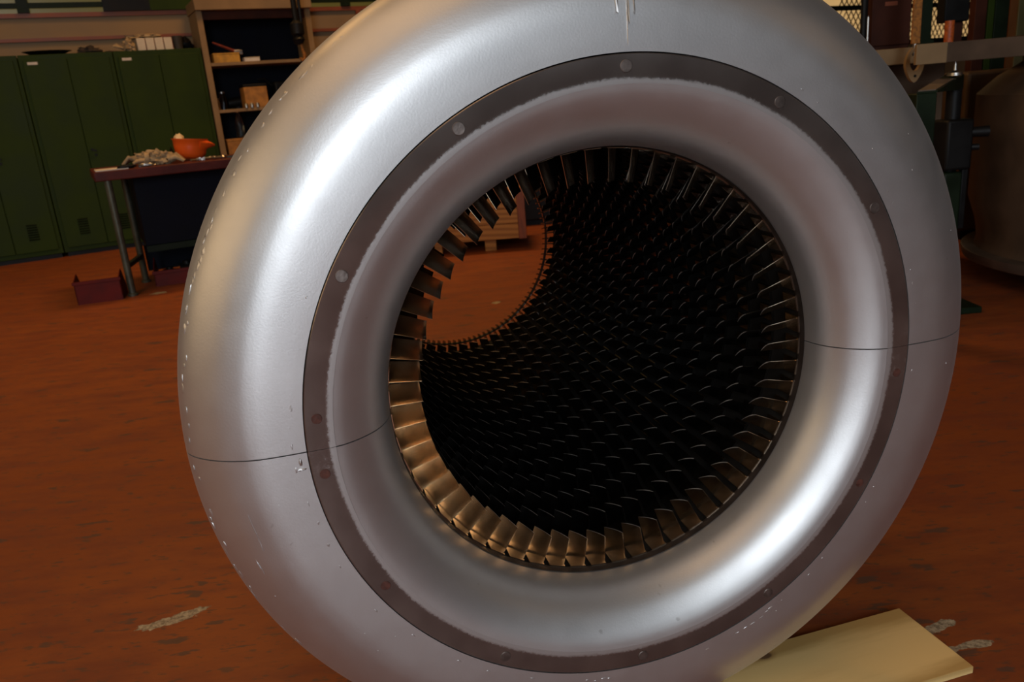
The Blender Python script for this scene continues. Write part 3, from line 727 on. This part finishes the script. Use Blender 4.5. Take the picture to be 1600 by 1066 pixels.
# rail beam carried by the jack stand
x0 = at_y(1432, 85, 3.55).x
rb = thing('rail_beam', 'short beige steel beam resting on the screw of the green jack stand', 'beam', (x0, 3.55, 1.083))
xm = at_y(1480, 85, 3.55).x-x0
MB().bx(0, xm, 0, .022, 0, .083).build('end_block', M['beige_m'], rb, bev=.002)
MB().bx(xm+.0005, 2.375-x0, .001, .069, .001, .082).build('bar', M['housing'], rb, bev=.002)
# bench behind with its plate
bench = thing('machine_bench', 'beige topped bench behind the hanging shackle', 'bench', (1.15, 3.95, 0))
MB().bx(0, 1.2, 0, .85, 1.092, 1.166).build('bench_plate', M['beige_m'], bench, bev=.004)
MB().bx(.1, 1.15, .25, .8, .12, 1.0915).build('bench_body', M['housing'], bench, bev=.006)
for x, y in ((.14, .3), (1.08, .3), (.14, .74), (1.08, .74)): MB().bx(x-.04, x+.04, y-.04, y+.04, 0, .1195).build('leg', M['dark'], bench)

pz = thing('pump_casing', 'low brown machine casing on the floor behind the green jack stand', 'machine', (2.85, 4.95, 0))
MB().bx(0, 1.1, 0, .38, .06, 1.02).build('body', M['housing'], pz, bev=.02); MB().bx(.05, 1.05, .03, .35, 0, .0595).build('plinth', M['dark'], pz)
# jack stand
js = thing('jack_stand', 'dark green jack stand with a slanted pale-topped arm, right of the silver lip', 'jack stand', (0, 0, 0))
c0 = at_y(1433, 142, 3.1); c1 = at_y(1465, 142, 3.1); zt = c0.z
b0 = at_y(1480, 114, 3.72); b1 = at_y(1507, 114, 3.72)
MB().bx(c0.x, c1.x, 3.1, 3.22, .03, zt-.012).build('front_column', M['green_dk'], js, bev=.004)
mb = MB(); h_ = .07
top = [Vector((c0.x, 3.1, zt)), Vector((c1.x, 3.1, zt)), Vector((b1.x, 3.72, b1.z)), Vector((b0.x, 3.72, b0.z))]
bot = [q-Vector((0, 0, h_)) for q in top]
bot[0].z = bot[1].z = zt-.0115
mb.add([q-Vector((0, 0, .004)) for q in top]+bot, [(0, 1, 2, 3), (7, 6, 5, 4), (0, 4, 5, 1), (1, 5, 6, 2), (2, 6, 7, 3), (3, 7, 4, 0)]); mb.build('arm', M['green_dk'], js)
tp = [q.copy() for q in top]; mid1 = tp[1].lerp(tp[2], .62); mid0 = tp[0].lerp(tp[3], .62)
q4 = [tp[0]+Vector((.004, 0, 0)), tp[1]-Vector((.006, 0, 0)), mid1-Vector((.006, 0, 0)), mid0+Vector((.004, 0, 0))]
mb = MB(); mb.add([q+Vector((0, 0, .0005)) for q in q4]+[q-Vector((0, 0, .0035)) for q in q4], [(0, 1, 2, 3), (7, 6, 5, 4), (0, 4, 5, 1), (1, 5, 6, 2), (2, 6, 7, 3), (3, 7, 4, 0)]); mb.build('top_plate', M['flange'], js)  # paler sheet over the near part of the arm top
pc = at_y(1489, 170, 3.66)
MB().tube([(pc.x, 3.66, .04), (pc.x, 3.66, b0.z-.07)], .032, 16).build('post', M['dark'], js)
sc = at_y(1493, 100, 3.585)
mb = MB(); mb.lathe([(.030, 0), (.030, .008), (.008, .022), (.006, .0)], 16, (sc.x, 3.585, b0.z-.0085)); 
mb = MB(); zb = b0.z-.012; mb.lathe([(0, zb), (.032, zb), (.030, zb+.012), (.009, zb+.022), (.006, 1.0825), (0, 1.0825)], 16, (sc.x, 3.585, 0)); mb.build('jack_screw', M['chrome'], js)
cl_ = at_y(1492, 215, 3.62)
mb = MB(); mb.box((cl_.x, 3.64, cl_.z-.03), (.12, .13, .22)); mb.build('clamp', M['dark'], js, bev=.012)
mb = MB(); mb.tube([(cl_.x+.05, 3.6, cl_.z+.02), (cl_.x+.125, 3.58, cl_.z+.02)], [.022, .025], 12); mb.build('handle', M['dark'], js)
mb = MB(); mb.tube([(cl_.x+.05, 3.6, cl_.z-.045), (cl_.x+.09, 3.58, cl_.z-.045)], .014, 10); mb.build('handle', M['dark'], js)
mb = MB(); mb.box((cl_.x-.01, 3.64, .36), (.085, .10, .5)); mb.build('pump_body', M['green_dk'], js, bev=.01)
mb = MB(); mb.bx(cl_.x+.0345, cl_.x+.062, 3.60, 3.63, .35, .66); mb.build('rod', M['dark'], js, bev=.004)
fx = at_y(1530, 480, 3.5)
mb = MB(); mb.bx(c0.x-.05, c1.x+.01, 3.08, 3.40, 0, .03); mb.bx(c0.x+.1, cl_.x+.06, 3.4, 3.78, 0, .03); mb.build('base_plate', M['green_dk'], js, bev=.004)

# shackle hung from an orange sling
sh = at_y(1428, 100, 3.75)
sk = thing('lifting_shackle', 'pale pear shaped lifting plate with an oval eye, hanging on the orange sling', 'shackle', (sh.x, 3.75, sh.z))
mb = MB(); nn = 40; outer = []; inner = []
for i in range(nn):
    a_ = 2*math.pi*i/nn
    zz_ = math.sin(a_); wd = .042*(1-.38*max(0, -zz_)**1.5)
    outer.append((wd*math.cos(a_), .070*zz_-(.010 if zz_ < 0 else 0)*abs(zz_)))
    inner.append((.024*math.cos(a_), .012+.042*zz_))
vs = [(x, y, z) for y in (-.011, .011) for lp in (outer, inner) for x, z in lp]
fs = []
for i in range(nn):
    j = (i+1) % nn
    fs += [(i, j, nn+j, nn+i), (2*nn+j, 2*nn+i, 3*nn+i, 3*nn+j), (i, 2*nn+i, 2*nn+j, j), (nn+i, nn+j, 3*nn+j, 3*nn+i)]
mb.add(vs, fs); mb.build('link', M['beige_m'], sk)
MB().lathe([(0, 0), (.006, 0), (.006, .003), (0, .003)], 12, (.002, -.0111, -.052), Matrix.Rotation(R(90), 3, 'X')).build('pin_hole', M['dark'], sk)
mb = MB(); mb.tube([(0, 0, .035), (0, 0, .085)], .010, 10); mb.build('swivel', M['chrome'], sk)
sl = MB(); sl.box((0, 0, (5.98+sh.z+.086)/2), (.036, .012, 5.98-sh.z-.086)); o = sl.build('lifting_sling', M['sling']); o.location = (sh.x, 3.75, 0)
tag(o, 'orange webbing sling hanging from above with the pale lifting plate on its end', 'sling')

# things standing on and behind the bench
def px_box(name, label, cat, xa, xb, y, Y, dep, z0_, z1_, m, part='body', group=None, bev=.003):
    a_ = at_y(xa, y, Y).x; b_ = at_y(xb, y, Y).x
    r = thing(name, label, cat, ((a_+b_)/2, Y, z0_), 0, group)
    w_ = (b_-a_)/2
    MB().bx(-w_, w_, 0, dep, 0, z1_-z0_).build(part, m, r, bev=bev); return r, w_
r, w_ = px_box('tool_cabinet', 'dark maroon cabinet on the bench with two faint worn labels', 'cabinet', 1360, 1421, 40, 4.10, .11, 1.1665, 1.80, M['maroon'])
MB().bx(-w_, w_, -.012, -.0005, .02, .62).build('door', M['maroon'], r, bev=.003)
for z_ in (.20, .27): MB().bx(-.035, .025, -.0145, -.0122, z_, z_+.018).build('label_plate', M['trim'], r)
mb = MB(); mb.tube([(0, 0, 0), (0, 0, .75)], .016, 10); o = mb.build('pipe', M['dark']); q = at_y(1350, 30, 4.05); o.location = (q.x, 4.05, 1.166); tag(o, 'thin black pipe standing left of the maroon cabinet', 'pipe')
mb = MB(); mb.tube([(0, 0, 0), (0, 0, .155)], .0055, 8); o = mb.build('steel_rod', M['chrome']); q = at_y(1356, 45, 4.02); o.location = (q.x, 4.02, 1.166); tag(o, 'short bright steel rod beside the thin black pipe', 'rod')
r, w_ = px_box('machine_column', 'black-green square column on the bench right of the orange sling', 'column', 1438, 1456, 40, 4.1, .06, 1.1665, 1.95, M['green_dk'], 'column')
MB().bx(-w_-.01, w_+.01, -.01, -.0005, 0, .03).build('foot_plate', M['green_dk'], r)
r, w_ = px_box('control_pedestal', 'dark control box on a post standing on the bench', 'control box', 1491, 1504, 50, 4.3, .05, 1.1665, at_y(1500, 33, 4.25).z-.0005, M['maroon'], 'post')
za_ = at_y(1500, 33, 4.25).z-1.1665; xa_ = at_y(1480, 15, 4.25).x-r.location.x; xb_ = at_y(1519, 15, 4.25).x-r.location.x
MB().bx(xa_, xb_, -.03, .05, za_, .45).build('control_box', M['dark'], r, bev=.006)
q = at_y(1483, 50, 4.15)
o = MB().lathe([(.016, 0), (.022, 0), (.022, .112), (.016, .112), (.016, 0)], 20).build('mesh_roll', M['mesh_or']); o.location = (q.x, 4.15, 1.1665); tag(o, 'small roll of orange plastic mesh standing under the control box', 'mesh roll')
px_box('tall_locker', 'tall maroon locker behind the bench, left of the dark green machine', 'locker', 1523, 1541, 30, 5.4, .07, 0, 1.52, M['maroon'])
for k, xx in enumerate((1526, 1538)):
    q = at_y(xx, 10, 5.75); o = MB().bx(-.02, .02, 0, .03, 0, 2.4).build('steel_post', M['maroon'], bev=.003); o.location = (q.x, 5.75, 0)
    tag(o, ('left', 'right')[k]+' of two thin maroon posts before the lit window at the upper right', 'post', 'maroon posts before the window')
px_box('green_stand', 'narrow green stand between the maroon locker and the dark green machine', 'stand', 1542, 1552, 40, 5.4, .06, 0, 1.52, M['green'])
r, w_ = px_box('drill_machine', 'dark green upright machine behind the drum shaped housing', 'machine', 1553, 1575, 40, 5.4, .2, 0, 1.58, M['green_dk'], 'base')
MB().bx(-w_*.9, w_*.1, .04, .16, 1.5805, 2.4).build('column', M['dark'], r)
px_box('steel_column', 'orange painted steel column rising behind the machines at the right', 'column', 1577, 1589, 30, 5.6, .1, 0, 5.99, M['orange_st'], 'shaft')
px_box('orange_panel', 'orange board leaning high behind the dark green machine', 'board', 1566, 1576, 10, 6.6, .04, 0, 2.2, M['orange_st'])
px_box('olive_cabinet', 'olive cabinet at the right edge behind the orange column', 'cabinet', 1589, 1640, 45, 5.8, .5, 0, 1.50, M['olive'])

# ------------------------------------------------------------------ lights
def area(name, loc, target, sx, sy, col, power, spread=180):
    l = bpy.data.lights.new(name, 'AREA'); l.shape = 'RECTANGLE'; l.size = sx; l.size_y = sy; l.color = col; l.energy = power; l.spread = R(spread)
    o = bpy.data.objects.new(name, l); COL.objects.link(o); o.location = loc
    o.rotation_euler = (Vector(target)-Vector(loc)).to_track_quat('-Z', 'Y').to_euler(); return o
area('doorway_daylight', (.3, -5.2, 2.25), (.0, 1.2, 1.0), 2.6, 4.3, (.84, .92, 1.0), 315)
area('left_warm_fill', (-6.6, -1.6, 3.5), (.2, 1.5, .9), 6.0, 4.2, (1.0, .68, .36), 105)  # added warm panel standing in for the lit room on the left
area('sodium_lamp', (-1.8, -.3, 5.85), (-1.8, -.25, 0), 4.6, 3.6, (1.0, .62, .32), 62)
area('sodium_lamp', (1.8, -5.5, 5.6), (0, 1.2, .5), 2.0, 1.2, (1.0, .68, .42), 38)
area('sodium_lamp', (-3.0, 4.2, 5.6), (-3.0, 4.3, 0), 1.6, .5, (1.0, .55, .2), 30, 130)
area('sodium_lamp', (-.8, 7.0, 5.7), (-.8, 6.9, 0), 1.6, .5, (1.0, .52, .18), 80, 130)
area('sodium_lamp', (7.5, -2.0, 4.6), (.5, 1.4, .8), 3.4, 2.4, (1.0, .62, .34), 20)
area('sodium_lamp', (6.5, 10.5, 5.7), (6.0, 10, 0), 1.6, .5, (1.0, .50, .16), 12)
MB().bx(-1.6, 2.4, .0, .02, 1.3, 3.6).build('window_pane', M['pane_d'], w3, smooth=False)
fr = MB()
for x in (-1.6, -.6, .4, 1.4, 2.4): fr.bx(x-.04, x+.04, .02, .06, 1.3, 3.6)
for z in (1.3, 2.45, 3.6): fr.bx(-1.64, 2.44, .02, .06, z-.04, z+.04)
fr.build('window_frame', M['dark'], w3)

wd = bpy.data.worlds.new('world'); scene.world = wd; wd.use_nodes = True
wd.node_tree.nodes['Background'].inputs[0].default_value = (.5, .42, .34, 1); wd.node_tree.nodes['Background'].inputs[1].default_value = .02
vs_ = scene.view_settings; vs_.view_transform = 'Standard'; vs_.look = 'None'; vs_.gamma = 1; vs_.use_curve_mapping = False
vs_.exposure = 0.0
scene.cycles.use_denoising = True
scene.cycles.max_bounces = 8; scene.cycles.glossy_bounces = 4; scene.cycles.sample_clamp_indirect = 4
